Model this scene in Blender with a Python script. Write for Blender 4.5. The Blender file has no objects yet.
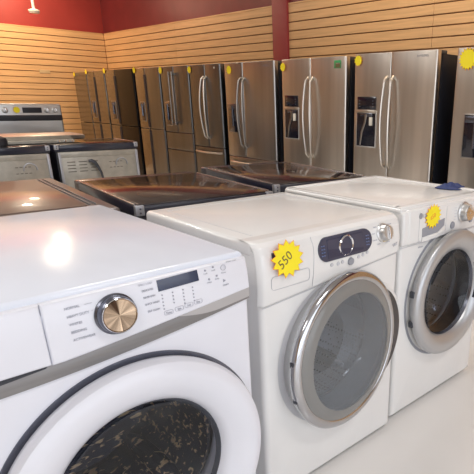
import bpy, bmesh, math, random
from mathutils import Vector, Matrix
random.seed(7)
S = bpy.context.scene
COL = S.collection
R = math.radians
PI = math.pi

# ------------------------------------------------------------------ materials
def mat(name, col, rough=.5, metal=0., bump=None, spec=.5, coat=0., emit=None, alpha=1.):
    m = bpy.data.materials.new(name); m.use_nodes = True
    n = m.node_tree.nodes; l = m.node_tree.links; b = n['Principled BSDF']
    b.inputs['Base Color'].default_value = (*col, 1); b.inputs['Roughness'].default_value = rough
    b.inputs['Metallic'].default_value = metal; b.inputs['Specular IOR Level'].default_value = spec
    b.inputs['Coat Weight'].default_value = coat; b.inputs['Coat Roughness'].default_value = .05
    if emit: b.inputs['Emission Color'].default_value = (*emit[:3], 1); b.inputs['Emission Strength'].default_value = emit[3]
    # faint procedural mottling keeps every surface from being perfectly flat
    tc = n.new('ShaderNodeTexCoord'); mp = n.new('ShaderNodeMapping'); nz = n.new('ShaderNodeTexNoise')
    l.new(tc.outputs['Object'], mp.inputs[0]); l.new(mp.outputs[0], nz.inputs['Vector'])
    sc, st, amt = bump if bump else ((6, 6, 6), .02, .03)
    mp.inputs['Scale'].default_value = sc; nz.inputs['Scale'].default_value = 1; nz.inputs['Detail'].default_value = 3
    mx = n.new('ShaderNodeMix'); mx.data_type = 'RGBA'; mx.blend_type = 'MULTIPLY'; mx.inputs['Factor'].default_value = 1
    rp = n.new('ShaderNodeMapRange'); rp.inputs['From Min'].default_value = .3; rp.inputs['From Max'].default_value = .7
    rp.inputs['To Min'].default_value = 1 - amt; rp.inputs['To Max'].default_value = 1 + amt * .4
    l.new(nz.outputs['Fac'], rp.inputs['Value'])
    mx.inputs['A'].default_value = (*col, 1); l.new(rp.outputs[0], mx.inputs['B']); l.new(mx.outputs['Result'], b.inputs['Base Color'])
    if bump:
        bp = n.new('ShaderNodeBump'); bp.inputs['Strength'].default_value = st; bp.inputs['Distance'].default_value = .01
        l.new(nz.outputs['Fac'], bp.inputs['Height']); l.new(bp.outputs[0], b.inputs['Normal'])
    return m

def glass(name, tint, trans=.6, rough=.03, ior=1.5, body=None):
    """thin smoked glass: tinted see-through layer under a fresnel reflection"""
    m = bpy.data.materials.new(name); m.use_nodes = True
    n = m.node_tree.nodes; l = m.node_tree.links; n.clear()
    o = n.new('ShaderNodeOutputMaterial'); t = n.new('ShaderNodeBsdfTransparent'); t.inputs[0].default_value = (*tint, 1)
    g = n.new('ShaderNodeBsdfGlossy'); g.inputs['Roughness'].default_value = rough; g.inputs['Color'].default_value = (.95, .95, .95, 1)
    lw = n.new('ShaderNodeLayerWeight'); lw.inputs['Blend'].default_value = .5
    pw = n.new('ShaderNodeMath'); pw.operation = 'POWER'; pw.inputs[1].default_value = 4.0
    fr = n.new('ShaderNodeMath'); fr.operation = 'MULTIPLY_ADD'; fr.inputs[1].default_value = .7; fr.inputs[2].default_value = ((ior-1)/(ior+1))**2
    l.new(lw.outputs['Facing'], pw.inputs[0]); l.new(pw.outputs[0], fr.inputs[0])
    d = n.new('ShaderNodeBsdfDiffuse'); d.inputs[0].default_value = (*(body or (.02, .02, .02)), 1)
    m1 = n.new('ShaderNodeMixShader'); m1.inputs[0].default_value = trans
    l.new(d.outputs[0], m1.inputs[1]); l.new(t.outputs[0], m1.inputs[2])
    m2 = n.new('ShaderNodeMixShader'); l.new(fr.outputs[0], m2.inputs[0]); l.new(m1.outputs[0], m2.inputs[1]); l.new(g.outputs[0], m2.inputs[2])
    l.new(m2.outputs[0], o.inputs[0]); return m

def steel(name, col, rough=.22, aniso=.0, streak=.25, bstr=.12):
    m = mat(name, col, rough, 1.0, bump=((5, 5, .35), bstr, streak))
    return m

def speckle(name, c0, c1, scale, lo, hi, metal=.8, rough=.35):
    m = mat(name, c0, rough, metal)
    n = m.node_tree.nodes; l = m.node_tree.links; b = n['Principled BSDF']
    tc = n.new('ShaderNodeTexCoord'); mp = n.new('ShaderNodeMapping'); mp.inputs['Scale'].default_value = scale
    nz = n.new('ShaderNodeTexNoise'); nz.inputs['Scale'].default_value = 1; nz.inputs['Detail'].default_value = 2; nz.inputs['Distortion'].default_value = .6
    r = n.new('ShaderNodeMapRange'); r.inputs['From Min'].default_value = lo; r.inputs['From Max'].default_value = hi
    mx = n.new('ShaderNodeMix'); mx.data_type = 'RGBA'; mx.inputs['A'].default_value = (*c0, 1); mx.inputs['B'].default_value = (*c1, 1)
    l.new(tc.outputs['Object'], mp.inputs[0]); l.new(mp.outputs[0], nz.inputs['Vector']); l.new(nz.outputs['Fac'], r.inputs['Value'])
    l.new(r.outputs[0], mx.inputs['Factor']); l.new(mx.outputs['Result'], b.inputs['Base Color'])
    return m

def perforated(name, c0, hole, sc):
    m = mat(name, c0, .3, 1.0)
    n = m.node_tree.nodes; l = m.node_tree.links; b = n['Principled BSDF']
    tc = n.new('ShaderNodeTexCoord'); v = n.new('ShaderNodeTexVoronoi'); v.inputs['Scale'].default_value = sc; v.inputs['Randomness'].default_value = .25
    r = n.new('ShaderNodeMath'); r.operation = 'LESS_THAN'; r.inputs[1].default_value = .28
    mx = n.new('ShaderNodeMix'); mx.data_type = 'RGBA'; mx.inputs['A'].default_value = (*c0, 1); mx.inputs['B'].default_value = (*hole, 1)
    l.new(tc.outputs['Object'], v.inputs['Vector']); l.new(v.outputs['Distance'], r.inputs[0]); l.new(r.outputs[0], mx.inputs['Factor'])
    l.new(mx.outputs['Result'], b.inputs['Base Color']); return m

M = {
 'white': mat('white_enamel', (.75, .765, .84), .28, coat=.25),
 'white_film': mat('white_enamel_under_film', (.76, .81, .92), .17, spec=.4, coat=.06, bump=((5, 2.2, 5), .14, .05)),
 'white_warm': mat('warm_white_enamel', (.80, .80, .80), .25, coat=.3),
 'white_plastic': mat('white_plastic', (.74, .75, .81), .35),
 'pale_grey': mat('pale_grey_plastic', (.55, .56, .6), .4),  # even pale grey of the small buttons
 'seam': mat('seam_grey', (.30, .31, .35), .6),
 'soft_seam': mat('soft_seam_grey', (.55, .56, .60), .5),
 'dark_gap': mat('dark_gap', (.03, .033, .045), .6),
 'rubber': mat('dark_rubber', (.05, .055, .07), .5),
 'band': mat('satin_silver_band', (.25, .245, .25), .38, .55, bump=((2, 2, 90), .03, .08)),
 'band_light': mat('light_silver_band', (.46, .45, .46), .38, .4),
 'navy': mat('navy_display', (.025, .035, .08), .12, coat=.6),
 'navy_soft': mat('navy_pill', (.045, .055, .10), .2, coat=.5),
 'ink': mat('grey_print', (.33, .34, .41), .6),
 'ink_light': mat('faint_print', (.50, .51, .58), .6),
 'chrome': mat('chrome', (.85, .86, .88), .08, 1.0),
 'ring_chrome': mat('door_ring_chrome', (.52, .53, .56), .10, 1.0),
 'satin': mat('satin_silver', (.62, .62, .62), .3, .75),
 'silver_ring': mat('silver_plastic', (.50, .51, .53), .34, .6),
 'gunmetal': mat('gunmetal', (.16, .17, .21), .25, .9),
 'drum': perforated('drum_steel', (.45, .45, .48), (.02, .02, .025), 60),
 'drum_glints': speckle('drum_with_painted_glints', (.03, .036, .062), (1.0, .74, .42), (22, 40, 70), .585, .64, metal=.35),  # drum holes and their golden reflections, painted into the base colour
 'bowl': glass('clear_bowl', (.72, .75, .78), .72, body=(.40, .43, .46)),
 'cavity': mat('cavity_dark', (.05, .055, .07), .5),
 'cavity_grey': mat('cavity_grey', (.34, .36, .40), .4, .5),
 'glass_dark': glass('dark_door_glass', (.84, .86, .93), .96, ior=1.42),
 'glass_grey': glass('smoked_grey_door_glass', (.66, .70, .76), .80, ior=1.5, body=(.42, .46, .50)),
 'glass_rim': glass('grey_glass_rim', (.6, .6, .6), .12, ior=1.5, body=(.26, .26, .255)),
 'glass_clear': glass('clear_door_glass', (.62, .68, .78), .85, ior=1.45),
 'steel': steel('brushed_steel', (.66, .62, .57), .34),
 'steel_b': steel('bronze_toned_steel', (.19, .20, .21), .34),
 'steel_mid': steel('mid_brushed_steel', (.44, .43, .42), .32),
 'steel_mirror': steel('dark_mirror_steel', (.28, .27, .25), .14, streak=.15, bstr=.05),
 'steel_dark': steel('dark_reflection_steel', (.022, .024, .028), .3, streak=.2, bstr=.05),  # dark reflection on one refrigerator door, put into the steel colour
 'handle': mat('handle_steel', (.62, .58, .53), .3, 1.0),
 'handle_dark': mat('handle_dark_steel', (.36, .34, .32), .3, 1.0),
 'fridge_side': mat('black_side', (.012, .014, .022), .45),
 'fridge_side2': mat('dark_grey_top', (.10, .09, .085), .5),
 'gasket': mat('gasket', (.02, .02, .028), .6),
 'black_gloss': mat('black_gloss', (.01, .011, .02), .12, coat=.5),
 'nozzle': mat('cream_nozzle', (.78, .74, .66), .4),
 'yellow': mat('yellow_card', (.95, .80, .02), .55),
 'orange': mat('orange_edge', (.90, .30, .05), .55),
 'pen': mat('pen_ink', (.16, .12, .05), .6),
 'cook': mat('dark_cooktop_glass', (.03, .021, .02), .12, spec=.5, coat=.2, bump=((3, 3, 3), .012, .2)),
 'cook_rim': mat('black_enamel_rim', (.02, .022, .04), .28, coat=.5),
 'cook_edge': mat('bright_edge', (.45, .42, .42), .25, .9),
 'burner': mat('burner_print', (.10, .075, .07), .15),
 'taupe': mat('taupe_enamel', (.17, .14, .135), .3, .3, coat=.3),
 'taupe_panel': mat('taupe_gloss_panel', (.20, .13, .10), .3, .1, coat=.35, bump=((4, 4, 4), .06, .2)),
 'galv': mat('galvanised_sheet', (.47, .45, .40), .42, .6, bump=((14, 14, 14), .06, .16)),
 'galv_dark': mat('galvanised_shadow', (.20, .19, .17), .5, .5),
 'bracket': mat('zinc_bracket', (.45, .46, .50), .4, .7),
 'blue': mat('dark_blue_cloth', (.03, .05, .16), .7),
 'green': mat('green_label', (.05, .35, .12), .5),
 'beige': mat('beige_plate', (.62, .46, .27), .5),
 'lampwhite': mat('white_metal', (.7, .68, .66), .4),
 'blue_led': mat('blue_print', (.10, .16, .35), .4),
 'beige_mark': mat('beige_mark', (.66, .56, .38), .5),
}
# conical spun metal for the first machine's knob
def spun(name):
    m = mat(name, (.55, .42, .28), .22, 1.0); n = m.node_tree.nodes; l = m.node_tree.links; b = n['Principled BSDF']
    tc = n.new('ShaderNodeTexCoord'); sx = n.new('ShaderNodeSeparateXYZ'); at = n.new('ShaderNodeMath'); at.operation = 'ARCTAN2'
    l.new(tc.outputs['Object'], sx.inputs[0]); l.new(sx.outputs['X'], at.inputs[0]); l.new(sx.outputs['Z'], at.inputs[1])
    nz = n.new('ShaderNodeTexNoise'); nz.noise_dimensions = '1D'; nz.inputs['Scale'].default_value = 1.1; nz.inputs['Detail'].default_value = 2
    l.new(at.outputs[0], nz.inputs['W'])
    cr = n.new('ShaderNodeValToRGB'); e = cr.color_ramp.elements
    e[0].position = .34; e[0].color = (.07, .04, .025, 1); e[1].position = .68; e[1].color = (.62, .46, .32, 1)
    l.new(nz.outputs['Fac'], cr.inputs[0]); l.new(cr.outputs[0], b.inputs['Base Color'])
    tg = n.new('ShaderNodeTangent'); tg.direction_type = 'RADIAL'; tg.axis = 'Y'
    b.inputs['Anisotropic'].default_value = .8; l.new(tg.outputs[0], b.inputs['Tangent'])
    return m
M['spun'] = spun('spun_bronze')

# ------------------------------------------------------------------ mesh builder
class MB:
    def __init__(s): s.bm = bmesh.new()
    def _merge(s, b2):
        me = bpy.data.meshes.new('t'); b2.to_mesh(me); b2.free(); s.bm.from_mesh(me); bpy.data.meshes.remove(me); return s
    def box(s, x0, x1, y0, y1, z0, z1, bev=0, seg=2, mx=None):
        b = bmesh.new(); bmesh.ops.create_cube(b, size=1)
        bmesh.ops.transform(b, matrix=Matrix.Translation(((x0+x1)/2, (y0+y1)/2, (z0+z1)/2)) @ Matrix.Diagonal((x1-x0, y1-y0, z1-z0, 1)), verts=b.verts)
        if bev: bmesh.ops.bevel(b, geom=b.edges[:], offset=min(bev, .49*min(x1-x0, y1-y0, z1-z0)), segments=seg, affect='EDGES', profile=.5)
        if mx: bmesh.ops.transform(b, matrix=mx, verts=b.verts)
        return s._merge(b)
    def prism(s, pts, y0, y1, bev=0, seg=2, fn=None, mx=None):
        """outline in x-z, extruded along y"""
        b = bmesh.new(); a = [b.verts.new((p[0], y0, p[1])) for p in pts]; c = [b.verts.new((p[0], y1, p[1])) for p in pts]
        n = len(pts); b.faces.new(a); b.faces.new(c[::-1])
        for i in range(n): b.faces.new((a[i], c[i], c[(i+1) % n], a[(i+1) % n]))
        bmesh.ops.recalc_face_normals(b, faces=b.faces)
        if bev:
            ed = [e for e in b.edges if abs(e.verts[0].co.y - y0) < 1e-6 and abs(e.verts[1].co.y - y0) < 1e-6]
            bmesh.ops.bevel(b, geom=ed, offset=bev, segments=seg, affect='EDGES', profile=.5)
        if fn:
            for v in b.verts: v.co = fn(v.co)
        if mx: bmesh.ops.transform(b, matrix=mx, verts=b.verts)
        return s._merge(b)
    def lathe(s, prof, c, n=96, a0=0, a1=2*PI, mx=None):
        """profile [(r, y)] turned about the y axis through c=(x,y,z)"""
        b = bmesh.new(); full = abs(a1-a0-2*PI) < 1e-6; k = n if full else n+1; rings = []
        for i in range(k):
            a = a0 + (a1-a0)*i/n
            rings.append([b.verts.new((c[0]+r*math.sin(a), c[1]+y, c[2]+r*math.cos(a))) for r, y in prof])
        for i in range(n):
            A = rings[i]; B = rings[(i+1) % k]
            for j in range(len(prof)-1):
                b.faces.new((A[j], A[j+1], B[j+1], B[j]))
        bmesh.ops.remove_doubles(b, verts=b.verts, dist=1e-6)
        bmesh.ops.recalc_face_normals(b, faces=b.faces)
        if mx: bmesh.ops.transform(b, matrix=mx, verts=b.verts)
        return s._merge(b)
    def tube(s, pts, r, n=12, flat=1.0):
        b = bmesh.new(); pts = [Vector(p) for p in pts]; rings = []
        for i, p in enumerate(pts):
            t = (pts[min(i+1, len(pts)-1)] - pts[max(i-1, 0)]).normalized()
            u = t.cross(Vector((0, 1, 0)));  u = u if u.length > .05 else t.cross(Vector((1, 0, 0))); u.normalize(); v = t.cross(u)
            rr = r[i] if isinstance(r, (list, tuple)) else r
            rings.append([b.verts.new(p + rr*(math.cos(2*PI*k/n)*u + flat*math.sin(2*PI*k/n)*v)) for k in range(n)])
        for i in range(len(pts)-1):
            for k in range(n): b.faces.new((rings[i][k], rings[i][(k+1) % n], rings[i+1][(k+1) % n], rings[i+1][k]))
        b.faces.new(rings[0][::-1]); b.faces.new(rings[-1])
        bmesh.ops.recalc_face_normals(b, faces=b.faces)
        return s._merge(b)
    def grid(s, fn, nu, nv):
        b = bmesh.new(); V = [[b.verts.new(fn(i/nu, j/nv)) for j in range(nv+1)] for i in range(nu+1)]
        for i in range(nu):
            for j in range(nv): b.faces.new((V[i][j], V[i+1][j], V[i+1][j+1], V[i][j+1]))
        return s._merge(b)
    def build(s, name, m, parent=None, loc=(0, 0, 0), rot=(0, 0, 0), ang=35):
        me = bpy.data.meshes.new(name); s.bm.to_mesh(me); s.bm.free(); me.materials.append(M[m] if isinstance(m, str) else m)
        for p in me.polygons: p.use_smooth = True
        me.set_sharp_from_angle(angle=R(ang))
        o = bpy.data.objects.new(name, me); COL.objects.link(o); o.parent = parent; o.location = loc; o.rotation_euler = rot
        return o

def thing(name, label, cat, loc=(0, 0, 0), rz=0, group=None):
    o = bpy.data.objects.new(name, None); COL.objects.link(o); o.location = loc; o.rotation_euler = (0, 0, rz)
    o['label'] = label; o['category'] = cat
    if group: o['group'] = group
    o.empty_display_size = .1
    return o
def tag(o, label, cat, group=None, kind=None):
    o['label'] = label; o['category'] = cat
    if group: o['group'] = group
    if kind: o['kind'] = kind
    return o
def struct(o): o['kind'] = 'structure'; return o

def text(name, body, size, m, parent, loc, rot=(PI/2, 0, 0), align='LEFT', sx=1.0, thick=.0003):
    cu = bpy.data.curves.new(name, 'FONT'); cu.body = body; cu.size = size; cu.align_x = align; cu.extrude = thick; cu.resolution_u = 3
    o = bpy.data.objects.new(name, cu); COL.objects.link(o)
    dg = bpy.context.evaluated_depsgraph_get(); me = bpy.data.meshes.new_from_object(o.evaluated_get(dg))
    bpy.data.objects.remove(o); bpy.data.curves.remove(cu)
    me.materials.clear(); me.materials.append(M[m])
    o = bpy.data.objects.new(name, me); COL.objects.link(o); o.parent = parent; o.location = loc; o.rotation_euler = rot; o.scale = (sx, 1, 1)
    return o

def shell(X, d, z0, z1, cx, cz, rh, r):
    """washer cabinet: front plate with a round opening and rolled edges, plus side, back, top and bottom sheets"""
    b = bmesh.new(); n = 128; loops = []
    def hit(a, inset):
        dx, dz = math.sin(a), math.cos(a); t = 1e9
        if dx: t = min(t, ((X-inset if dx > 0 else -X+inset)-cx)/dx)
        if abs(dz) > 1e-9: t = min(t, ((z1-inset if dz > 0 else z0+inset)-cz)/dz)
        return (cx+dx*t, cz+dz*t)
    angs = sorted([2*PI*i/n for i in range(n)] + [math.atan2(sx-cx, sz-cz) % (2*PI) for sx in (-X, X) for sz in (z0, z1)])
    rings = [[(cx+rh*math.sin(a), .10, cz+rh*math.cos(a)) for a in angs], [(cx+rh*math.sin(a), .004, cz+rh*math.cos(a)) for a in angs],
             [(cx+(rh+.004)*math.sin(a), 0, cz+(rh+.004)*math.cos(a)) for a in angs]]
    for k in range(6):
        q = R(90*k/5); ins = r*(1-math.sin(q)); y = r*(1-math.cos(q))
        rings.append([(p[0], y, p[1]) for p in (hit(a, ins) for a in angs)])
    rings.append([(p[0], d, p[1]) for p in (hit(a, 0) for a in angs)])
    V = [[b.verts.new(p) for p in rg] for rg in rings]; m = len(angs)
    for A, B in zip(V[:-1], V[1:]):
        for i in range(m): b.faces.new((A[i], A[(i+1) % m], B[(i+1) % m], B[i]))
    b.faces.new(V[-1])
    bmesh.ops.recalc_face_normals(b, faces=b.faces)
    return MB()._merge(b)

def rrect(x0, x1, z0, z1, r, n=6):
    P = []
    for cx, cz, a in ((x1-r, z1-r, 0), (x0+r, z1-r, 90), (x0+r, z0+r, 180), (x1-r, z0+r, 270)):
        for i in range(n+1):
            t = R(a + 90*i/n); P.append((cx+r*math.cos(t), cz+r*math.sin(t)))
    return P
def outline(pts, w):  # thin line strokes along a polyline, as narrow quads
    out = []
    for a, b in zip(pts[:-1], pts[1:]):
        d = math.hypot(b[0]-a[0], b[1]-a[1]) or 1; nx, nz = -(b[1]-a[1])/d*w/2, (b[0]-a[0])/d*w/2
        out.append([(a[0]+nx, a[1]+nz), (b[0]+nx, b[1]+nz), (b[0]-nx, b[1]-nz), (a[0]-nx, a[1]-nz)])
    return out
def star(r0, r1, n, cx=0, cz=0, ph=0):
    return [(cx + (r1 if i % 2 == 0 else r0)*math.cos(PI*i/n+ph), cz + (r1 if i % 2 == 0 else r0)*math.sin(PI*i/n+ph)) for i in range(2*n)]

# ------------------------------------------------------------------ the room
XW, YW, ZT, ZC = 3.98, 9.86, 2.507, 3.5
XL, YN = -5.5, -6.0
def plane_mat_floor():
    m = mat('floor_sealed', (.90, .89, .88), .22, coat=.2, bump=((.9, .9, .9), .03, .06)); return m
M['floor'] = plane_mat_floor()
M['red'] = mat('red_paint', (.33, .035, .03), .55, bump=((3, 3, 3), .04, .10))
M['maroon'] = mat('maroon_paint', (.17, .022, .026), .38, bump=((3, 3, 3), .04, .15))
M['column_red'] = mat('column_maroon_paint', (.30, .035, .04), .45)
M['ceil'] = mat('ceiling_paint', (.60, .58, .56), .8)
M['sidewall'] = mat('tan_wall', (.42, .30, .19), .6)
M['frontwall'] = mat('pale_wall', (.55, .54, .54), .6)
def wood():
    m = mat('slatwall_maple', (.74, .46, .23), .42, bump=((2, 2, 40), .05, .14)); return m
M['wood'] = wood(); M['groove'] = mat('slat_groove', (.16, .065, .025), .7)

struct(MB().box(XL-.1, XW+.1, YN-.1, YW+.1, -.1, 0).build('floor', 'floor'))
struct(MB().box(XL-.1, XW+.1, YN-.1, YW+.1, ZC, ZC+.1).build('ceiling', 'ceil'))
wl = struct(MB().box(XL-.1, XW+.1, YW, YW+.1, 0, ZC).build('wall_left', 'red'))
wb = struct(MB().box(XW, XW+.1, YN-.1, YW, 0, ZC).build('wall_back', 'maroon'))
struct(MB().box(XL-.1, XL, YN-.1, YW, 0, ZC).build('wall_right', 'sidewall'))
struct(MB().box(XL, XW, YN-.1, YN, 0, ZC).build('wall_front', 'frontwall'))
P = .1016
def slats(along, a0, a1, name, parent, seams=()):
    g = MB(); t = .018; k = 0; z = ZT
    cuts = [a0] + [s for s in seams if a0 < s < a1] + [a1]
    while z - P > -.05:
        for u0, u1 in zip(cuts[:-1], cuts[1:]):
            off = 0 if u0 == a0 else 0.0
            lo, hi = max(z-P+.011, 0.0), z
            if along == 'x': g.box(u0+.0015, u1-.0015, YW-t, YW-.004, lo, hi, .003, 1)
            else: g.box(XW-t, XW-.004, u0+.0015, u1-.0015, lo, hi, .003, 1)
        z -= P
    g.build(name, 'wood', parent)
    b = MB()
    if along == 'x': b.box(a0, a1, YW-.006, YW, 0, ZT-.01)
    else: b.box(XW-.006, XW, a0, a1, 0, ZT-.01)
    b.build('groove_backing', 'groove', parent)
slats('x', XL, XW-.02, 'slat_panel', wl, (-4.2, -1.76, .68))
slats('y', 4.72, YW-.02, 'slat_panel', wb, (7.2,))
slats('y', YN, 4.40, 'slat_panel', wb, (-2.7, -.25, 2.19))
struct(MB().box(XL, XW-.03, YW-.022, YW, ZT, ZT+.02, .003).build('trim_1', 'wood'))
struct(MB().box(XW-.022, XW, YN, YW-.03, ZT, ZT+.02, .003).build('trim_2', 'wood'))
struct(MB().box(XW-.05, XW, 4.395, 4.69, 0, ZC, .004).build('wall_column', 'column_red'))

# small fittings on the left wall
o = MB().prism(rrect(-.09, .09, -.03, .03, .006), -.012, 0, .003).build('wall_plate', 'beige', None, (2.80, YW-.018, 1.80))
tag(o, 'small beige plate fixed on the slatted wood wall left of the far refrigerators', 'wall plate')
t = thing('ceiling_sprinkler', 'thin white rod with flat round head hanging from ceiling before the red wall', 'sprinkler', (2.55, 9.1, 2.68))
MB().tube([(0, 0, .03), (0, 0, ZC-2.68)], .022, 12).build('rod', 'lampwhite', t)
MB().lathe([(0, -.035), (.07, -.028), (.085, 0), (.08, .02), (.03, .035), (0, .036)], (0, 0, 0), 24, mx=Matrix.Rotation(PI/2, 4, 'X')).build('head', 'lampwhite', t)

# ------------------------------------------------------------------ shared washer pieces
def drum(root, c, r, depth, wallm, backm, gap=.035, lift=True):
    MB().lathe([(r*.92, .0), (r*1.0, .015), (r*1.02, .05), (r*1.02, depth)], c, 72).build('drum', wallm, root)
    MB().lathe([(r*1.02, depth), (r*.7, depth+.015), (r*.25, depth-.02), (.0, depth-.02)], c, 72).build('drum_back', backm, root)
    if lift:
        for k in range(3):
            a = R(20+120*k); b = MB()
            b.tube([(c[0]+(r*.98)*math.sin(a), c[1]+.06+i*(depth-.08)/8, c[2]+(r*.98)*math.cos(a)) for i in range(9)], [.012, .026, .032, .034, .034, .034, .032, .026, .012], 10)
            b.build('lifter', wallm, root)
def feet(root, w, d):
    for sx in (-1, 1):
        for y in (.06, d-.06):
            MB().lathe([(0, 0), (.024, 0), (.024, .012), (.012, .014), (.012, .04), (0, .04)], (0, 0, 0), 16, mx=Matrix.Translation((sx*(w/2-.06), y, 0)) @ Matrix.Rotation(PI/2, 4, 'X')).build('foot', 'rubber', root)

# ------------------------------------------------------------------ washer 1 (nearest)
def ylist(f, xs): return [(x, f(x)) for x in xs]
def washer1():
    OX = -.421
    t = thing('washing_machine', 'nearest white front-load washer with bronze metal knob and slanted silver band', 'washing machine', (OX, -.11, 0))
    w, d, h = .686, .905, 1.009; X = w/2
    cx, cz = 0., .476
    body = shell(X, d, .022, h-.03, cx, cz, .262, .012).build('cabinet', 'white', t)
    # top panel with rolled front edge
    MB().box(-X-.002, X+.002, .012, d+.004, h-.038, h, .014, 4).build('top_panel', 'white_film', t)
    def top(x): return .866 + .046*max(0, min(1, ((x+OX)+.56)/.48))**1.15   # lower edge of the console, rising to the right
    def bot(x):
        u = max(0, min(1, ((x+OX)+.70)/.62)); return .826 + .056*u**1.7
    tilt = lambda co: Vector((co.x, co.y + (co.z-.86)*.10, co.z))
    sx = -.580-OX
    xs = [sx + (X-.0005-sx)*i/20 for i in range(21)]
    MB().prism([(x, top(x)) for x in xs] + [(X, .96), (X-.004, h-.012), (sx, h-.012)], -.016, .04, .006, 3, tilt).build('control_panel', 'white', t)
    xl = [-X + (sx-.0008+X)*i/6 for i in range(7)]
    dr = MB().prism([(x, .867) for x in xl] + [(sx-.0008, h-.012), (-X+.004, h-.012), (-X, .96)], -.016, .04, .006, 3, tilt).build('detergent_drawer', 'white', t)
    MB().prism([(-X+.004, .867), (sx-.008, .867), (sx-.012, .862), (-X+.004, .850)], -.0085, .01).build('finger_recess', 'dark_gap', dr)
    xb = [-X+.001 + (2*X-.002)*i/40 for i in range(41)]
    MB().prism([(x, top(x)+.004) for x in xb] + [(x, bot(x)) for x in xb[::-1]], -.0065, .02, .002, 2).build('silver_band', 'band', t)
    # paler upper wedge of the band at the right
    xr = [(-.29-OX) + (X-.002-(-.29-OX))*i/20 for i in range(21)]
    MB().prism([(x, top(x)+.002) for x in xr] + [(x, top(x) - .024*math.sin(min(1, (x-xr[0])/.12)*PI/2)) for x in xr[::-1]], -.0085, .02).build('silver_band_wedge', 'band_light', t)
    # door
    door = MB().lathe([(.326, .0), (.336, -.012), (.338, -.028), (.331, -.044), (.314, -.054), (.295, -.055), (.268, -.046), (.240, -.032), (.226, -.018), (.220, .0), (.216, .014)], (cx, 0, cz), 128).build('door', 'white', t)
    MB().lathe([(.330, -.003), (.346, -.003), (.346, .0), (.330, .0)], (cx, 0, cz), 128).build('door_gap', 'gunmetal', t)
    MB().lathe([(.221, -.004), (.217, -.006), (.210, .006), (.214, .012)], (cx, 0, cz), 96).build('glass_seal', 'rubber', door)
    MB().lathe([(0, .052), (.06, .050), (.12, .043), (.17, .031), (.200, .016), (.216, .004)], (cx, 0, cz), 96).build('door_glass', 'glass_dark', door)
    drum(t, (cx, .06, cz), .235, .42, 'drum_glints', 'drum_glints')
    # knob
    kx, kz = -.438-OX, .940; ky = -.016+(kz-.86)*.10
    k = MB().lathe([(.046, .002), (.046, -.004), (.0425, -.007), (.0415, -.020), (.039, -.024), (.0375, -.024)], (0, 0, 0), 64).build('knob', 'gunmetal', t, (kx, ky, kz), (R(-5.7), 0, 0))
    MB().lathe([(.0375, -.0235), (.0365, -.026), (.035, -.0245), (.0, -.0225)], (0, 0, 0), 64).build('knob_face', 'spun', k)
    MB().lathe([(.0385, -.0245), (.0375, -.027), (.0365, -.0255)], (0, 0, 0), 64).build('knob_ring', 'chrome', k)
    # display and print
    def on(xw, z): return (xw-OX, -.0172+(z-.86)*.10, z)
    rt = (PI/2+R(-5.7), 0, 0)
    MB().prism([(-.333-OX, .964), (-.226-OX, .9665), (-.228-OX, .9935), (-.334-OX, .991)], -.0175, -.010, 0, 1, tilt).build('display', 'navy', t)
    for s, x, z in (('NORMAL', -.541, .9745), ('HEAVY DUTY', -.539, .9565), ('WHITES', -.538, .939), ('BEDDING', -.537, .922), ('ACTIVEWEAR', -.536, .905)):
        text('lettering', s, .0078, 'ink', t, on(x+.003, z), rt, sx=.95)
    for s, x, z in (('SMALL LOAD', -.378, .987), ('DELICATES', -.372, .972), ('RINSE+SPIN', -.371, .956), ('QUICK WASH', -.370, .9395), ('SELF CLEAN', -.366, .922)):
        text('lettering', s, .0066, 'ink_light' if s == 'SMALL LOAD' else 'ink', t, on(x, z), rt, sx=.85)
    b = MB()
    for i in range(5):   # leader lines from the words to the knob
        z = .977-.0172*i; b.box(-.498-OX+.012*(i in (1, 4)), -.488-OX+(.006 if i != 4 else .0), -.0004, .0004, z, z+.0008)
    b.build('leader_lines', 'ink_light', t, (0, -.0172+.011, 0))
    for cxx in (-.326, -.299, -.272, -.246):
        b = MB()
        for i in range(5 if cxx != -.299 else 4):
            p = on(cxx, .954-.0085*i); b.lathe([(0, -.0006), (.0017, -.0006), (.0017, .001)], p, 10)
        b.build('indicator_dots', 'ink', t)
    for i, cxx in enumerate((-.316, -.288, -.262, -.236)):
        b = MB()
        for q in outline(rrect(cxx-OX-.011, cxx-OX+.011, .904+.002*i, .914+.002*i, .003, 3)+[(cxx-OX+.011, .911+.002*i)], .0009): b.prism(q, -.0172, -.0165, 0, 1, tilt)
        b.build('button', 'ink_light', t)
        text('lettering', ('Temp', 'Spin', 'Soil', 'Dry')[i], .0062, 'ink', t, on(cxx, .9065+.002*i), rt, 'CENTER')
    for cxx, z in ((-.206, .987), (-.183, .991), (-.198, .963), (-.175, .967)):
        b = MB(); b.lathe([(0, -.0006), (.0026, -.0006), (.0026, .001)], on(cxx, z), 12); b.build('button', 'ink', t)
        text('lettering', 'Delay' if z < .97 else 'Lock', .0055, 'ink_light', t, on(cxx, z-.0095), rt, 'CENTER')
    b = MB(); b.lathe([(.0062, -.0008), (.0075, -.0008), (.0075, .001)], on(-.154, .984), 24); b.build('power_button', 'ink_light', t)
    text('lettering', 'Power', .0055, 'ink_light', t, on(-.154, .969), rt, 'CENTER')
    b = MB(); b.prism([(-.158-OX, .946), (-.150-OX, .950), (-.158-OX, .954)], -.0172, -.0165, 0, 1, tilt); b.build('start_button', 'ink', t)
    text('lettering', 'START', .006, 'ink', t, on(-.152, .936), rt, 'CENTER')
    text('lettering', 'SMART CARE', .0055, 'ink_light', t, on(-.128, .994), rt, 'CENTER')
    feet(t, w, d)
washer1()

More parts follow.
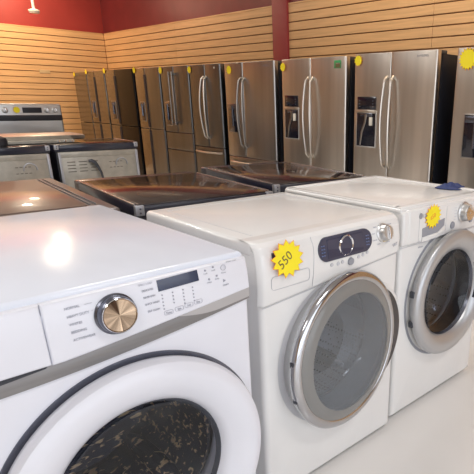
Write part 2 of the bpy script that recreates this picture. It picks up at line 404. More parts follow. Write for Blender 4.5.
# ------------------------------------------------------------------ washer 2 (middle)
def washer2():
    OX = .395
    t = thing('washing_machine', 'middle white front-load washer with chrome-ringed door and oval navy display', 'washing machine', (OX, .01, 0))
    w, d, h = .688, .70, .98; X = w/2
    cx, cz = .006, .520
    body = shell(X, d, .022, h-.03, cx, cz, .262, .02).build('cabinet', 'white_warm', t)
    def topz(x, y):   # crowned lid
        return h
    # sloping console, one curved surface rolling over into the top
    def cons(u, v):
        x = -X-.003 + (2*X+.006)*u
        z0 = .775 + .055*u
        prof = [(-.0015, z0), (-.006, z0+.004), (-.011, z0+.05), (-.010, .90), (-.003, .945), (.007, .966), (.022, .977), (.05, .981), (.09, .981)]
        i = v*(len(prof)-1); k = min(int(i), len(prof)-2); f = i-k
        y = prof[k][0]*(1-f)+prof[k+1][0]*f; z = prof[k][1]*(1-f)+prof[k+1][1]*f
        e = min(u, 1-u)*2*X; rr = .022
        if e < rr: y += (rr-math.sqrt(max(0, rr*rr-(rr-e)**2)))*.9
        return (x, y, z)
    MB().grid(lambda u, v: cons(.5-.5*math.cos(PI*u) if 0 else u, v), 80, 48).build('control_panel', 'white_warm', t, ang=60)
    MB().box(-X-.003, X+.003, .03, d+.004, h-.05, h, .016, 4).build('top_panel', 'white_warm', t)
    def cy(x, z):
        prof = [(-.009, .80), (-.012, .85), (-.0105, .90), (-.003, .945), (.007, .966)]
        for a, b in zip(prof[:-1], prof[1:]):
            if z <= b[1]: return a[0]+(b[0]-a[0])*(z-a[1])/(b[1]-a[1])
        return .006
    drape = lambda off: (lambda co: Vector((co.x, co.y + cy(co.x, co.z)+off, co.z)))
    # shallow line pressed in the lid
    b = MB()
    for q in ((-X+.055, -X+.0575, .10, .64), (X-.0525, X-.05, .10, .64), (-X+.055, X-.05, .6375, .64)): b.box(q[0], q[1], q[2], q[3], h-.002, h+.0006)
    b.build('lid_line', 'soft_seam', t)
    # seam under console (drawn down to the cabinet)
    b = MB()
    for q in outline([(-X+.004, .772), (X-.004, .827)], .0022): b.prism(q, -.0012, -.0)
    b.build('console_seam', 'soft_seam', t)
    # drawer lines
    b = MB(); dl = [(.268-OX, .968), (.272-OX, .93), (.262-OX, .80)]
    pts = []
    for a, c in zip(dl[:-1], dl[1:]): pts += [(a[0]+(c[0]-a[0])*i/6, a[1]+(c[1]-a[1])*i/6) for i in range(6)]
    for q in outline(pts+[dl[-1]], .0016): b.prism(q, -.0012, 0, fn=drape(0))
    d_ = b.build('detergent_drawer', 'soft_seam', t)
    b = MB(); rr = rrect(.088-OX, .248-OX, .828, .872, .012); rr.append(rr[0])
    for q in outline(rr, .0016): b.prism(q, -.0012, 0, fn=drape(0))
    b.build('drawer_handle', 'soft_seam', d_)
    # brand label half hidden behind the price tag
    MB().prism(rrect(.098-OX, .124-OX, .929, .947, .002, 2), -.0014, 0, fn=drape(0)).build('label', 'navy_soft', t)
    MB().prism([(.120-OX, .944), (.175-OX, .957), (.175-OX, .9545), (.120-OX, .9405)], -.0014, 0, fn=drape(0)).build('label_stripe', 'orange', t)
    # pill display
    pill = MB().prism(rrect(.290-OX, .560-OX, .874, .957, .0405, 14), -.0035, 0, fn=drape(0)).build('display', 'navy_soft', t)
    MB().prism(rrect(.332-OX, .512-OX, .884, .949, .004, 2), -.0042, 0, fn=drape(0)).build('display_panel', 'navy', pill)
    MB().lathe([(.030, -.002), (.0335, -.0065), (.037, -.002)], (.424-OX, -.009, .915), 48).build('display_ring', 'chrome', pill)
    for xx in (.306, .316, .530, .540):
        b = MB()
        for i in range(4): b.prism(rrect(xx-OX-.003, xx-OX+.004, .896+.011*i, .899+.011*i, .001, 1), -.0046, 0, fn=drape(0))
        b.build('display_marks', 'blue_led', pill)
    MB().lathe([(0, -.007), (.013, -.006), (.0145, 0)], (.447-OX, -.011, .852), 28).build('start_button', 'seam', t)
    for i, (xx, zz) in enumerate(((.352, .858), (.383, .856), (.405, .858), (.489, .860), (.512, .863), (.535, .868))):
        MB().lathe([(0, -.004), (.0062, -.003), (.007, 0)], (xx-OX, -.0112, zz), 16).build('button', 'pale_grey', t)
    # knob
    kn = MB().lathe([(.036, .006), (.036, -.004), (.031, -.008), (.030, -.026), (.026, -.032), (0, -.034)], (0, 0, 0), 40).build('knob', 'satin', t, (.628-OX, -.005, .925), (R(-12), 0, 0))
    MB().box(-.0035, .0035, -.040, -.03, -.026, .026, .002).build('knob_grip', 'chrome', kn)
    MB().prism(rrect(-.012, .012, -.034, -.018, .004), -.012, .0).build('knob_mark', 'beige_mark', kn)
    words = ('Quick', 'Delicate', 'Wool', 'Rinse', 'Spin', 'Cotton', 'Normal', 'Heavy', 'Bedding', 'Sanitize')
    for i, wd in enumerate(words):
        a = R(-150 + 300*i/9) if i else R(-150)
        px, pz = .628-OX + .054*math.sin(a), .922+.043*math.cos(a)
        if pz < .962: text('lettering', wd, .0075, 'ink_light', t, (px, cy(px, pz)-.0008, pz), (PI/2-R(10), 0, 0), 'CENTER')
    text('lettering', 'VRT', .017, 'ink', t, (.700-OX, -.0125, .862), (PI/2, R(-10), 0), 'CENTER')
    # small badge on the left flank near the front of the lid
    # door
    O = (0, 0, 0)
    door = MB().lathe([(.268, .045), (.285, .004), (.293, -.010), (.298, -.022)], O, 128).build('door', 'satin', t, (cx+.010, -.004, cz), (R(-1.5), 0, R(5.5)))
    MB().lathe([(.2975, -.020), (.301, -.030), (.300, -.039), (.294, -.047), (.283, -.052), (.273, -.052), (.267, -.048)], O, 128).build('chrome_ring', 'ring_chrome', door)
    MB().lathe([(.2680, -.048), (.258, -.0545), (.245, -.0585), (.224, -.061)], O, 128).build('glass_rim', 'glass_rim', door)
    MB().lathe([(.2245, -.061), (.19, -.0635), (.14, -.066), (.07, -.068), (0, -.0685)], O, 96).build('door_glass', 'glass_grey', door)
    MB().lathe([(.223, -.056), (.218, -.04), (.214, -.030), (.216, -.026), (.207, .0), (.202, .012), (.204, .016), (.19, .05), (.175, .062), (.176, .066), (.13, .09)], O, 96).build('door_bowl', 'bowl', door)
    for a_ in (80, 106):
        a = R(a_); MB().box(-.004, .006, -.040, -.022, -.012, .012, .003).build('hinge_mark', 'rubber', door, (-.297*math.sin(a), 0, .297*math.cos(a)))
    MB().lathe([(.262, -.0015), (.292, -.0015)], (cx, 0, cz), 96).build('door_gap', 'soft_seam', t)
    def cres(a0, a1, r, wdt, n=28):
        o_, i_ = [], []
        for k in range(n+1):
            s = k/n; a = R(a0+(a1-a0)*s); ww = wdt*math.sin(PI*s)**.8
            o_.append(((r+ww)*math.sin(a), (r+ww)*math.cos(a))); i_.append((r*math.sin(a), r*math.cos(a)))
        return o_+i_[::-1]
    MB().prism(cres(40, 140, .280, .082), -.032, .004, .003).build('latch_lip', 'white_warm', door)
    MB().prism(cres(50, 136, .286, .062), -.036, -.0315).build('hand_recess', 'black_gloss', door)
    drum(t, (cx, .06, cz), .235, .36, 'drum', 'drum')
    feet(t, w, d)
washer2()

# ------------------------------------------------------------------ washer 3 (right)
def washer3():
    OX = 1.123
    t = thing('washing_machine', 'rightmost white front-load washer with matt silver door ring, folded blue cloth on top', 'washing machine', (OX, .035, 0))
    w, d, h = .68, .72, .992; X = w/2
    cx, cz = .022, .553
    body = shell(X, d, .022, h-.02, cx, cz, .232, .018).build('cabinet', 'white_warm', t)
    MB().box(-X-.002, X+.002, .004, d+.003, h-.03, h-.004, .012, 4).build('top_panel', 'white_warm', t)
    b = MB()  # raised border of the lid
    for q in ((-X+.004, X-.004, .010, .045), (-X+.004, X-.004, d-.04, d-.006), (-X+.004, -X+.036, .03, d-.02), (X-.036, X-.004, .03, d-.02)):
        b.box(q[0], q[1], q[2], q[3], h-.012, h, .004, 2)
    b.build('lid_border', 'white_warm', t)
    MB().box(-X+.03, X-.03, -.014, .05, .832, h-.012, .014, 4).box(-X-.001, X+.001, -.010, .04, .832, h-.016, .014, 4).build('control_panel', 'white_warm', t)
    b = MB()
    for q in outline([(-X, .826), (X, .828)], .003): b.prism(q, -.0015, 0)
    b.build('console_seam', 'soft_seam', t)
    F = -.0145
    # detergent drawer with scooped grip
    b = MB()
    for q in outline([(.885-OX, .965), (.885-OX, .84), (1.085-OX, .84), (1.085-OX, .965)], .0015): b.prism(q, F-.0005, F+.002)
    dr = b.build('detergent_drawer', 'soft_seam', t)
    MB().prism([(.908-OX, .893), (1.072-OX, .915), (1.072-OX, .880), (1.02-OX, .856), (.910-OX, .850)], F-.001, F+.002).build('finger_recess', 'seam', dr)
    MB().prism([(.906-OX, .856), (1.02-OX, .860), (1.072-OX, .884), (1.074-OX, .860), (1.03-OX, .839), (.906-OX, .836)], F-.006, F+.002, .002).build('drawer_lip', 'white_warm', dr)
    lg = MB().lathe([(0, -.0012), (.0125, -.0012), (.0125, 0)], (.892-OX, F, .948), 28).build('logo', 'seam', t)
    text('lettering', 'LG', .022, 'seam', t, (.909-OX, F-.0006, .940))
    text('lettering', '4.0 cu.ft.', .010, 'ink', t, (.905-OX, .0345-.035-.0008, .806))
    kn = MB().lathe([(.047, .0), (.047, -.006), (.041, -.010), (.039, -.028), (.034, -.036), (.0, -.038)], (0, 0, 0), 48).build('knob', 'satin', t, (1.222-OX, F, .922))
    MB().lathe([(.034, -.0355), (.033, -.040), (.028, -.0385), (0, -.0375)], (0, 0, 0), 40).build('knob_face', 'chrome', kn)
    for xx, zz in ((1.138, .873), (1.292, .880)):
        MB().lathe([(0, -.006), (.015, -.005), (.017, 0)], (xx-OX, F, zz), 24).build('button', 'seam', t)
    b = MB()
    for i in range(5):
        b.box(1.150-OX, 1.168-OX, F-.0006, F+.001, .896+.013*i, .8975+.013*i); b.box(1.276-OX, 1.300-OX, F-.0006, F+.001, .905+.011*i, .9065+.011*i)
    b.build('panel_marks', 'ink_light', t)
    MB().box(1.34-OX, 1.44-OX, F-.001, F+.002, .905, .945, .002).build('display', 'navy', t)
    # door
    door = MB().lathe([(.275, .0), (.290, -.016), (.300, -.032), (.299, -.042), (.292, -.052), (.276, -.058), (.25, -.055), (.222, -.044), (.206, -.028), (.202, -.010)], (cx, 0, cz), 128).build('door', 'silver_ring', t)
    MB().lathe([(.300, -.002), (.312, -.002), (.312, 0)], (cx, 0, cz), 96).build('door_gap', 'seam', t)
    MB().lathe([(.209, -.024), (.206, -.028), (.200, -.014)], (cx, 0, cz), 96).build('glass_seal', 'gunmetal', door)
    MB().lathe([(.204, -.016), (.17, .004), (.12, .022), (.06, .030), (0, .033)], (cx, 0, cz), 96).build('door_glass', 'glass_clear', door)
    MB().lathe([(.203, -.012), (.200, .04), (.205, .07)], (cx, 0, cz), 96).build('door_bowl', 'gunmetal', door)
    # dark finger grip at the right of the ring
    P_ = []
    for k in range(17): a = R(58+52*k/16); P_.append((cx+.286*math.sin(a), cz+.286*math.cos(a)))
    for k in range(17): a = R(110-52*k/16); P_.append((cx+.214*math.sin(a), cz+.214*math.cos(a)))
    MB().prism(P_, -.063, -.035, .004).build('door_handle', 'gunmetal', door)
    for zz in (.615, .475):
        a = math.acos((zz-cz)/.303); MB().box(-.006, .008, -.036, -.014, -.014, .014, .003).build('hinge_mark', 'rubber', door, (cx-.300*math.sin(a), 0, zz))
    drum(t, (cx, .075, cz), .205, .34, 'drum', 'drum')
    feet(t, w, d)
washer3()

# folded blue cloth on the right washer
def cloth(u, v):
    x = (u-.5)*.15; y = (v-.5)*.11
    e = max(0, 1-(abs(u-.5)*2)**1.6)*max(0, 1-(abs(v-.5)*2)**1.6)
    z = .002+e*(.020+.006*math.sin(u*17+v*5)+.004*math.cos(v*21))
    return (x*(1-.45*abs(v-.4)), y+.02*math.sin(u*6), z)
o = MB().grid(cloth, 24, 18).build('folded_cloth', 'blue', None, (1.402, .215, .9885), (0, 0, R(35)))
md = o.modifiers.new('s', 'SOLIDIFY'); md.thickness = .0025; md.offset = 1
tag(o, 'small dark blue cloth crumpled on top of the rightmost washer', 'cloth')

# ------------------------------------------------------------------ price tags
def price_tag(loc, rot, r, n, label, group, mark=None, ph=0., aspect=1.0):
    t = thing('price_tag', label, 'price tag', loc, 0, group); t.rotation_euler = rot
    MB().prism([(x*aspect, z) for x, z in star(r*.76, r*1.03, n, ph=ph)], -.0006, 0).build('card_edge', 'orange', t)
    MB().prism([(x*aspect, z) for x, z in star(r*.74, r*.97, n, ph=ph)], -.0016, -.0004).build('card', 'yellow', t)
    if mark:
        text('lettering', mark[0], mark[1], mark[5] if len(mark) > 5 else 'pen', t, (mark[2], -.002, mark[3]), (PI/2, mark[4], 0), 'CENTER')
    return t
price_tag((.150, -.008, .922), (R(-8), 0, R(2)), .060, 13, 'yellow starburst price tag reading 550 on the middle washer', 'price tags on the washers', ('550', .042, -.004, -.013, R(-33)), ph=.1, aspect=1.12)
price_tag((.978, .0175, .936), (0, 0, 0), .053, 16, 'plain yellow starburst price tag above drawer grip of the rightmost washer', 'price tags on the washers', ('650', .026, 0, -.008, R(-20), 'orange'), aspect=1.12)

# ------------------------------------------------------------------ refrigerators
XF = 3.05
def curved_handle(root, x, z0, z1, m='handle', bow=.042, side=0, r=.011):
    n = 22; b = MB(); pts = []
    for i in range(n+1):
        s = i/n; k = math.sin(PI*s); pts.append((x+side*.022*k, -.03-bow*k**.8 if 0 < i < n else -.0, z0+(z1-z0)*s))
    b.tube(pts, r, 10, 1.25); return b.build('handle', m, root)
def bar_handle(root, x, z0, z1, m='handle'):
    b = MB().tube([(x, -.055, z0), (x, -.055, z1)], .012, 12)
    for z in (z0+.03, z1-.03): b.tube([(x, 0, z), (x, -.055, z)], .013, 10)
    return b.build('handle', m, root)
def dispenser(root, x0, x1, z0, z1, style):
    OFF = -.0115
    if style == 'panel':    # black touch panel over a recess with lever and nozzle
        zp = z1-.125
        d = MB().box(x0-.012, x1+.012, -.002, .01, z0-.012, zp, .003).build('dispenser', 'satin', root, (0, OFF, 0))
        MB().box(x0, x1, -.006, .02, zp+.012, z1, .004).build('control_panel', 'black_gloss', d)
        for i in range(3):
            for s in (x0+.025, x1-.04): MB().box(s, s+.014, -.0068, 0, zp+.035+.026*i, zp+.0375+.026*i).build('panel_mark', 'seam', d)
        MB().box(x0-.008, x1+.008, -.016, .01, zp-.020, zp+.006, .005).build('shelf', 'handle', d)
        MB().box(x0, x1, -.0035, -.0015, z0, zp-.02).build('recess', 'black_gloss', d)
        MB().tube([(x0+.12, -.012, zp-.03), (x0+.11, -.012, zp-.10), (x0+.07, -.010, zp-.19), (x0+.05, -.01, z0+.01)], [.014, .012, .011, .010], 8, .5).build('lever', 'handle_dark', d)
        MB().box(x1-.065, x1-.03, -.022, -.003, zp-.13, zp-.055, .006).build('nozzle', 'nozzle', d)
        MB().box(x0+.05, x1-.03, -.014, -.003, zp-.05, zp-.02, .004).build('spout', 'gunmetal', d)
    else:
        d = MB().box(x0-.01, x1+.01, -.002, .01, z0-.01, z1+.01, .003).build('dispenser', 'handle_dark', root, (0, OFF, 0))
        MB().box(x0, x1, -.004, .0, z0, z1, .002).build('recess', 'black_gloss', d)
        MB().tube([((x0+x1)/2, -.012, z1-.02), ((x0+x1)/2, -.012, z0+.07)], .012, 8).build('lever', 'gunmetal', d)
        MB().box(x0+.01, x1-.01, -.014, -.003, z1-.06, z1-.01, .004).build('control_panel', 'gunmetal', d)

def door_mesh(x0, x1, z0, z1, bow=.010, r=.012):
    """a door skin slightly bowed outwards, with rounded edges"""
    b = MB(); w = x1-x0
    def f(u, v):
        x = x0+w*u
        e = 1-(2*u-1)**2
        y = -bow*e
        du = min(u, 1-u)*w
        if du < r: y += r-math.sqrt(max(0, r*r-(r-du)**2))
        z = z0+(z1-z0)*v; dv = min(v, 1-v)*(z1-z0)
        if dv < r*.6: y += r*.6-math.sqrt(max(0, (r*.6)**2-(r*.6-dv)**2))
        return (x, y, z)
    us = [0, .004/w, .008/w, .012/w] + [i/16 for i in range(1, 16)] + [1-.012/w, 1-.008/w, 1-.004/w, 1]
    L = z1-z0; vs = [0, .002/L, .005/L, .008/L, .25, .5, .75, 1-.008/L, 1-.005/L, 1-.002/L, 1]
    bb = bmesh.new(); V = [[bb.verts.new(f(u, v)) for v in vs] for u in us]
    for i in range(len(us)-1):
        for j in range(len(vs)-1): bb.faces.new((V[i][j], V[i+1][j], V[i+1][j+1], V[i][j+1]))
    b._merge(bb)
    b.box(x0+.002, x1-.002, r, .062, z0+.002, z1-.002, .003)
    return b
def fridge(y0, y1, label, style, m='steel', split=.5, h=1.80, seam=.70, xoff=0., ml=None, mr=None):
    yc = (y0+y1)/2; w = y1-y0; X = w/2
    t = thing('refrigerator', label, 'refrigerator', (XF+xoff, yc, 0), -PI/2, 'refrigerators in a row along the slatted wall')
    MB().box(-X+.004, X-.004, .085, .80, .03, h-.035, .008).build('cabinet', 'fridge_side', t)
    MB().box(-X+.010, X-.010, .058, .088, .07, h-.045).build('gasket', 'gasket', t)
    for s in (-1, 1): MB().box(s*(X-.05)-.04, s*(X-.05)+.04, .03, .16, h-.037, h-.008, .006).build('hinge_cover', 'fridge_side2', t)
    MB().box(-X+.02, X-.02, .07, .12, .005, .07, .004).build('kick_plate', 'fridge_side2', t)
    xs = -X + w*split; g = .004
    ml = ml or m; mr = mr or m
    if style == 'single':
        door_mesh(-X, X, seam+g, h-.01, .008).build('door', m, t); door_mesh(-X, X, .08, seam-g, .008).build('door', m, t)
        return t, xs, X
    lo = seam+g if seam else .08
    L = door_mesh(-X, xs-g, lo, h-.01).build('door', ml, t); Rr = door_mesh(xs+g, X, lo, h-.01).build('door', mr, t)
    if seam:
        if style == 'pocket4':
            door_mesh(-X, xs-g, .08, seam-g).build('door', ml, t); door_mesh(xs+g, X, .08, seam-g).build('door', mr, t)
        elif style == 'cafe':
            door_mesh(-X, X, .70, seam-g, .008).build('drawer', m, t)
            dd = door_mesh(-X, X, .08, .692, .008).build('drawer', m, t)
        else:
            dd = door_mesh(-X, X, .08, seam-g, .008).build('drawer', m, t)
            n = 16; pts = [(-X+.05+(w-.10)*i/n, (-.03-.045*math.sin(PI*i/n)**.8 if 0 < i < n else 0), seam-.06) for i in range(n+1)]
            MB().tube(pts, .012, 10).build('handle', 'handle', dd)
    if style.startswith('pocket'):
        MB().box(xs-.028, xs+.028, -.012, .03, lo+.02, h-.10, .006).build('handle', 'gasket', t)
        if seam: MB().box(xs-.028, xs+.028, -.012, .03, .1, seam-.02, .006).build('handle', 'gasket', t)
    return t, xs, X
YF = lambda yw, y0, y1: (y0+y1)/2 - yw      # world y -> local x of a refrigerator
# F0, F1 far corner
fridge(8.66, 9.20, 'farthest narrow steel refrigerator, leftmost in the row, in the wall corner', 'single', 'steel_mirror', seam=.955, h=1.79)
t, xs, X = fridge(7.95, 8.63, 'mirror-steel refrigerator with dark centre grip, second from the left end', 'pocket4', 'steel_mirror', split=.45, seam=.965, h=1.795)
dispenser(t, xs-.19, xs-.09, 1.06, 1.31, 'slot')
t, xs, X = fridge(6.93, 7.90, 'refrigerator with a painted dark reflection on its right door, third from the left end', 'pocket4', 'steel_mirror', split=.36, seam=.96, mr='steel_dark')
dispenser(t, xs-.20, xs-.07, 1.06, 1.32, 'slot')
t, xs, X = fridge(6.14, 6.86, 'mirror-steel four-door refrigerator right of the one with the dark reflection', 'pocket4', 'steel_mirror', split=.42, seam=.95, mr='steel_b')
dispenser(t, xs-.20, xs-.08, 1.06, 1.32, 'slot')
# F4 with bar handles and drawers
t, xs, X = fridge(5.37, 6.09, 'bronze-steel refrigerator with straight bar handles and two drawers', 'cafe', 'steel_b', split=.48, seam=.935)
bar_handle(t, xs-.04, 1.04, 1.72, 'handle_dark'); bar_handle(t, xs+.045, 1.04, 1.72, 'handle_dark')
dispenser(t, xs-.27, xs-.12, 1.03, 1.33, 'slot')
# F5
t, xs, X = fridge(4.64, 5.33, 'french-door refrigerator with bowed handles and bright freezer handle, no dispenser', 'french', 'steel_b', split=.52, seam=.79)
curved_handle(t, xs-.030, .90, 1.65, side=-1); curved_handle(t, xs+.030, .90, 1.65, side=1)
MB().lathe([(0, -.003), (.012, -.003), (.012, 0)], (X-.10, -.008, 1.745), 16).build('badge', 'nozzle', t)
# F6
t, xs, X = fridge(3.60, 4.54, 'steel refrigerator with bowed dark handles left of the red column', 'french', 'steel_mid', split=.39, seam=.72)
curved_handle(t, xs-.035, .84, 1.62, 'handle_dark', side=-.6); curved_handle(t, xs+.035, .84, 1.62, 'handle_dark', side=1)
dispenser(t, xs-.31, xs-.11, 1.01, 1.33, 'slot')
text('lettering', 'SAMSUNG', .025, 'seam', t, (X-.19, -.010, 1.73), sx=1.0)
# F7
t, xs, X = fridge(2.52, 3.47, 'steel refrigerator with small green and black sticker near its top right corner', 'french', 'steel', split=.48, seam=.66)
curved_handle(t, xs-.035, .82, 1.61, side=-.5); curved_handle(t, xs+.035, .82, 1.61, side=.9)
dispenser(t, -X+.06, -X+.27, 1.00, 1.435, 'panel')
st = MB().box(X-.145, X-.06, -.012, -.007, 1.685, 1.755, .001).build('sticker', 'green', t)
MB().box(X-.125, X-.062, -.0135, -.011, 1.69, 1.73).build('sticker_print', 'pen', st)
MB().box(X-.120, X-.066, -.0145, -.012, 1.722, 1.732).build('sticker_line', 'handle', st)
# F8
t, xs, X = fridge(1.48, 2.40, 'largest fully visible steel refrigerator with curved handles, black touch panel, exposed black side', 'french', 'steel', split=.475, seam=.66, h=1.81)
curved_handle(t, xs-.035, .80, 1.60, side=-.5); curved_handle(t, xs+.035, .80, 1.60, side=.5)
dispenser(t, -X+.055, -X+.285, .985, 1.43, 'panel')
text('lettering', 'SAMSUNG', .026, 'seam', t, (X-.20, -.010, 1.748))
# F9
t, xs, X = fridge(.40, 1.29, 'steel refrigerator cut off by the right edge of the photo', 'french', 'steel', split=.50, seam=.66, h=1.81)
curved_handle(t, xs-.035, .80, 1.60, side=-.5); curved_handle(t, xs+.035, .80, 1.60, side=.5)
dispenser(t, -X+.13, -X+.34, .97, 1.30, 'slot')

rz = -PI/2
G = 'price tags on the refrigerators'
for y, z, r, lab in ((9.155, 1.75, .038, 'tiny yellow price tag at top left corner of the farthest refrigerator'),
                     (8.60, 1.78, .042, 'tiny yellow price tag on second refrigerator from the left end'),
                     (7.88, 1.78, .046, 'yellow price tag at top left of the refrigerator with dark reflection on its right door'),
                     (6.84, 1.765, .046, 'yellow price tag on four-door refrigerator right of the dark-reflecting door'),
                     (6.06, 1.745, .050, 'yellow price tag on the refrigerator with straight bar handles'),
                     (5.305, 1.735, .046, 'yellow price tag on bowed-handle refrigerator without a dispenser'),
                     (4.42, 1.71, .052, 'yellow price tag on the refrigerator left of the red column'),
                     (3.43, 1.715, .046, 'yellow price tag on the refrigerator with green sticker'),
                     (2.345, 1.742, .050, 'yellow price tag on refrigerator with exposed black side'),
                     (1.18, 1.715, .085, 'largest refrigerator price tag, many-pointed yellow burst at right photo edge')):
    price_tag((XF-(.0155 if y < 9 else .0045), y, z), (0, 0, rz), r, 18 if r > .08 else 11, lab, G)

# ------------------------------------------------------------------ ranges behind the washers
def range_unit(name, label, cat, loc, rz, w, d, h, back_visible=False, group=None):
    """slide-in range seen from behind: glass cooktop, black frame, corner brackets"""
    t = thing(name, label, cat, loc, rz, group); X = w/2
    MB().box(-X+.006, X-.006, .01, d-.05, .05, h-.05, .006).build('cabinet', 'fridge_side', t)
    MB().box(-X, X, 0, d, h-(.07 if back_visible else .052), h-.008, .006).build('cooktop_frame', 'cook_rim', t)
    MB().box(-X+.012, X-.012, .012, d-.08, h-.012, h-.002, .002).build('cooktop_glass', 'cook', t)
    for xx, rr in ((-X+.006, .0045), (-X+.026, .0015), (X-.006, .0045)):
        MB().tube([(xx, .03, h-.003), (xx, d-.09, h-.003)], rr, 8).build('edge_trim', 'cook_edge', t)
    for x, y, r in ((-X*.45, d*.27, .085), (X*.45, d*.27, .075), (-X*.45, d*.62, .10), (X*.45, d*.62, .115)):
        MB().lathe([(r-.004, 0), (r, 0)], (0, 0, 0), 40, mx=Matrix.Translation((x, y, h-.0015)) @ Matrix.Rotation(PI/2, 4, 'X')).build('burner_ring', 'burner', t)
    MB().box(-X, X, d-.085, d+.02, h-.10, h-.004, .012, 3).build('control_panel', 'cook_rim', t)
    for x in (-X*.7, -X*.4, X*.4, X*.7):
        MB().lathe([(.022, 0), (.02, .03), (0, .032)], (x, d+.02, h-.055), 20).build('knob', 'satin', t)
    MB().box(-X+.01, X-.01, d-.05, d-.01, .20, h-.11, .006).build('oven_door', 'black_gloss', t)
    MB().tube([(-X+.06, d+.03, h-.16), (X-.06, d+.03, h-.16)], .011, 10).build('door_handle', 'handle', t)
    for s in (-1, 1):
        br = MB().box(s*X-.036 if s > 0 else -X-.002, X+.002 if s > 0 else -X+.036, -.004, .02, h-.048, h-.004, .002).build('corner_bracket', 'bracket', t)
        b = MB()
        for zz in (h-.036, h-.018):
            b.lathe([(0, -.003), (.004, -.003), (.004, 0)], (s*(X-.018), -.004, zz), 10)
        b.build('screw', 'gunmetal', br)
    if back_visible:
        bp = MB().box(-X+.02, X-.02, -.012, .012, .10, h-.072, .004).build('back_panel', 'galv', t)
        MB().box(-X+.02, X-.02, -.022, -.010, h-.120, h-.075, .004).build('top_flange', 'galv', bp)
        for s in (-1, 1): MB().box(s*(X-.028)-.012, s*(X-.028)+.012, -.024, -.010, .1, h-.076, .003).build('side_flange', 'bracket', bp)
        b = MB()
        for k in range(3):
            for i in range(4):
                x0 = -X+.085+.105*k; z0 = h-.17-.030*i
                b.box(x0, x0+.075, -.016, -.010, z0, z0+.009, .003)
        b.build('louvre', 'galv_dark', bp)
        c = []
        for i in range(20): a = R(-100+200*i/19); c.append((X-.19+.055*math.sin(a), -.016, h-.205+.055*math.cos(a)))
        b = MB().tube([(c[0][0]-.16, -.016, c[0][2])]+c+[(c[-1][0]-.16, -.016, c[-1][2])][:1] if False else c, .007, 8)
        b.build('round_emboss', 'bracket', bp)
        for i in range(4):
            for zz in (h-.185, h-.240): MB().box(X-.31+.035*i, X-.288+.035*i, -.015, -.010, zz, zz+.007).build('slot', 'galv_dark', bp)
    return t
range_unit('kitchen_range', 'black glass-top range behind the gap between nearest and middle washers', 'range', (.470, .925, 0), R(-6), .69, .94, .955, group='black glass-top ranges behind the washers')
range_unit('kitchen_range', 'black glass-top range directly behind the rightmost washer', 'range', (1.285, 1.000, 0), R(-8), .67, .95, .955, group='black glass-top ranges behind the washers')

# taupe dryer behind the nearest washer
def dryer():
    t = thing('clothes_dryer', 'taupe dryer with glossy brown inset top, directly behind the nearest washer', 'dryer', (-.29, .985, 0), R(-5))
    w, d, h = .70, 1.06, .962; X = w/2
    MB().box(-X, X, 0, d, .02, h-.03, .015, 3).build('cabinet', 'taupe', t)
    MB().box(-X-.002, X+.002, -.003, d+.003, h-.045, h-.004, .016, 4).build('top_panel', 'taupe', t)
    MB().box(-X+.05, X-.10, .09, d-.05, h-.006, h+.001, .003).build('inset_panel', 'taupe_panel', t)
    b = MB()
    for q in ((X-.085, X-.079), (X-.062, X-.057)): b.box(q[0], q[1], .12, d-.05, h-.005, h+.002, .002)
    b.build('top_ridges', 'band', t)
    MB().box(X-.10, X-.065, -.006, 0, h-.035, h-.018, .003).build('rear_clip', 'bracket', t)
    feet(t, w, d)
dryer()

# ranges standing with their backs to the camera, left background
range_unit('kitchen_range', 'range with grey galvanised back, at left photo edge beyond the taupe dryer', 'range', (.44, 4.20, 0), R(-2), .83, .66, .962, True, 'ranges seen from behind')
range_unit('kitchen_range', 'range with grey galvanised back panel in front of the far refrigerators', 'range', (1.30, 4.20, 0), R(-2), .79, .66, .962, True, 'ranges seen from behind')
# black power cord hanging over that back
tag(MB().tube([(1.18, 4.166, .80), (1.20, 4.150, .805), (1.225, 4.145, .79), (1.25, 4.145, .745), (1.275, 4.145, .69), (1.29, 4.146, .60)], [.012, .016, .018, .016, .012, .010], 10).build('power_cord', 'rubber'),
    'short black power cord hanging on the galvanised back of a range', 'cord')

# range that faces the camera further back, with upright control panel
def far_range():
    t = thing('kitchen_range', 'stainless range with raised knob panel facing us before the wood wall', 'range', (1.275, 5.55, 0), R(-1))
    w = .82; X = w/2
    MB().box(-X, X, .02, .70, .05, .90, .006).build('cabinet', 'fridge_side', t)
    MB().box(-X, X, 0, .66, .90, .935, .005).build('cooktop', 'cook', t)
    MB().box(-X, X, -.02, .03, .74, .90, .008).build('front_panel', 'steel', t)
    MB().box(-X+.01, X-.01, -.02, .02, .20, .73, .008).build('oven_door', 'steel', t)
    MB().tube([(-X+.05, -.07, .70), (X-.05, -.07, .70)], .013, 10).build('door_handle', 'handle', t)
    bg = MB().box(-X, X, .60, .70, .93, 1.295, .022, 4).build('back_guard', 'satin', t)
    MB().box(-X+.004, X-.004, .590, .66, 1.10, 1.165, .010).build('lower_trim', 'gasket', bg)
    MB().box(-.03, .18, .594, .61, 1.190, 1.252, .003).build('display', 'gasket', bg)
    for x in (-X+.06, -.215, .24, .335):
        k = MB().lathe([(.034, 0), (.034, -.006), (.026, -.01), (.024, -.035), (0, -.037)], (x, .60, 1.222), 28).build('knob', 'satin', bg)
        MB().box(x-.005, x+.005, .55, .566, 1.20, 1.244, .002).build('knob_grip', 'chrome', k)
    price_tag((1.19, 6.135, 1.225), (0, 0, 0), .040, 11, 'small yellow price tag on the knob panel of the far stainless range', 'price tags on the range')
far_range()

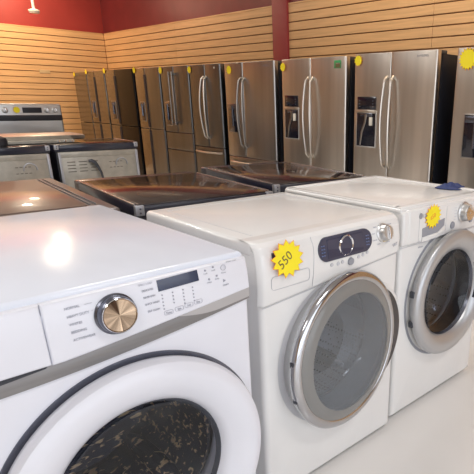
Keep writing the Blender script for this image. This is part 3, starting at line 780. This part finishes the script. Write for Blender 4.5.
# stainless range hood laid on the cooktops
def hood():
    t = thing('range_hood', 'wide slim stainless range hood lying on top of the ranges at left', 'range hood', (.96, 4.36, .967), R(-1))
    def sec(x0, x1, pts, name, m):
        b = bmesh.new(); a = [b.verts.new((x0, p[0], p[1])) for p in pts]; c = [b.verts.new((x1, p[0], p[1])) for p in pts]
        b.faces.new(a); b.faces.new(c[::-1])
        for i in range(len(pts)): b.faces.new((a[i], c[i], c[(i+1) % len(pts)], a[(i+1) % len(pts)]))
        bmesh.ops.recalc_face_normals(b, faces=b.faces); bmesh.ops.bevel(b, geom=b.edges[:], offset=.004, segments=2, affect='EDGES')
        return MB()._merge(b).build(name, m, t)
    sec(-.62, .19, [(0, .0), (0, .022), (.04, .030), (.44, .030), (.44, 0)], 'base_pan', 'galv')
    sec(-.62, .31, [(.06, .030), (.05, .062), (.10, .070), (.46, .070), (.46, .030)], 'canopy', 'steel')
    for x in (.04, .10, .16): MB().lathe([(.012, 0), (.010, -.012), (0, -.013)], (x, 0, .014), 14).build('switch', 'chrome', t)
hood()

t = thing('cooking_pot', 'small black rounded pot on the back of a range, cut off by left photo edge', 'pot', (.458, 4.262, .9605))
MB().lathe([(0, 0), (.070, 0), (.086, -.015), (.088, -.050), (.078, -.072), (.05, -.086), (0, -.092)], (0, 0, 0), 32, mx=Matrix.Rotation(-PI/2, 4, 'X')).build('body', 'gasket', t)
MB().lathe([(0, 0), (.02, 0), (.024, -.010), (.015, -.018), (0, -.019)], (0, 0, 0), 20, mx=Matrix.Translation((0, 0, .090)) @ Matrix.Rotation(-PI/2, 4, 'X')).build('lid_knob', 'black_gloss', t)

# ------------------------------------------------------------------ light
def area(name, loc, rot, sx, sy, e, col=(1, 1, 1)):
    l = bpy.data.lights.new(name, 'AREA'); l.shape = 'RECTANGLE'; l.size = sx; l.size_y = sy; l.energy = e; l.color = col
    o = bpy.data.objects.new(name, l); COL.objects.link(o); o.location = loc; o.rotation_euler = rot; return o
area('window_daylight', (-1.0, -5.8, 1.5), (R(90), 0, 0), 7.5, 2.9, 140, (.86, .92, 1.0))
for x, y, e in ((-2.6, -2.2, 36), (.6, -2.2, 34), (-2.6, 1.2, 38), (.8, 1.4, 36), (-2.6, 4.6, 40), (-.8, 4.6, 40)):
    area('ceiling_troffer', (x, y, 3.46), (0, 0, 0), 1.2, .6, e, (1.0, .97, .93))
area('wall_wash', (1.4, 8.6, 3.40), (R(35), 0, 0), 2.4, .35, 60, (1.0, .72, .42))
area('wall_wash', (3.0, 1.5, 3.40), (0, R(-40), 0), .35, 4.0, 34, (1.0, .80, .55))
area('wall_wash', (3.0, 6.8, 3.40), (0, R(-40), 0), .35, 2.0, 12, (1.0, .78, .55))
def bulb(loc, r, e, col):
    l = bpy.data.lights.new('spot_lamp', 'POINT'); l.shadow_soft_size = r; l.energy = e; l.color = col
    o = bpy.data.objects.new('spot_lamp', l); COL.objects.link(o); o.location = loc
bulb((2.45, 9.2, 3.1), .12, 22, (1, .80, .55)); bulb((1.60, 6.9, 3.38), .10, 24, (1, .86, .66))
w = bpy.data.worlds.new('World'); S.world = w; w.use_nodes = True
w.node_tree.nodes['Background'].inputs[0].default_value = (.9, .93, 1, 1); w.node_tree.nodes['Background'].inputs[1].default_value = .3

# ------------------------------------------------------------------ camera
cam = bpy.data.cameras.new('Camera'); co = bpy.data.objects.new('Camera', cam); COL.objects.link(co); S.camera = co
rt = Vector((0.68798508, -0.72552619, 0.01697868)); up = Vector((0.2424126, 0.25179527, 0.93692864)); fw = Vector((0.68404142, 0.64047708, -0.34910808))
m = Matrix((rt, up, -fw)).transposed().to_4x4(); m.translation = (-.85885, -1.20882, 1.38628); co.matrix_world = m
cam.sensor_fit = 'HORIZONTAL'; cam.sensor_width = 36; cam.lens = 518.9466/474*36
cam.shift_x = (237-346.864)/474; cam.shift_y = (294.68-237)/474; cam.clip_start = .02
S.view_settings.view_transform = 'Standard'; S.view_settings.look = 'None'; S.view_settings.exposure = 0
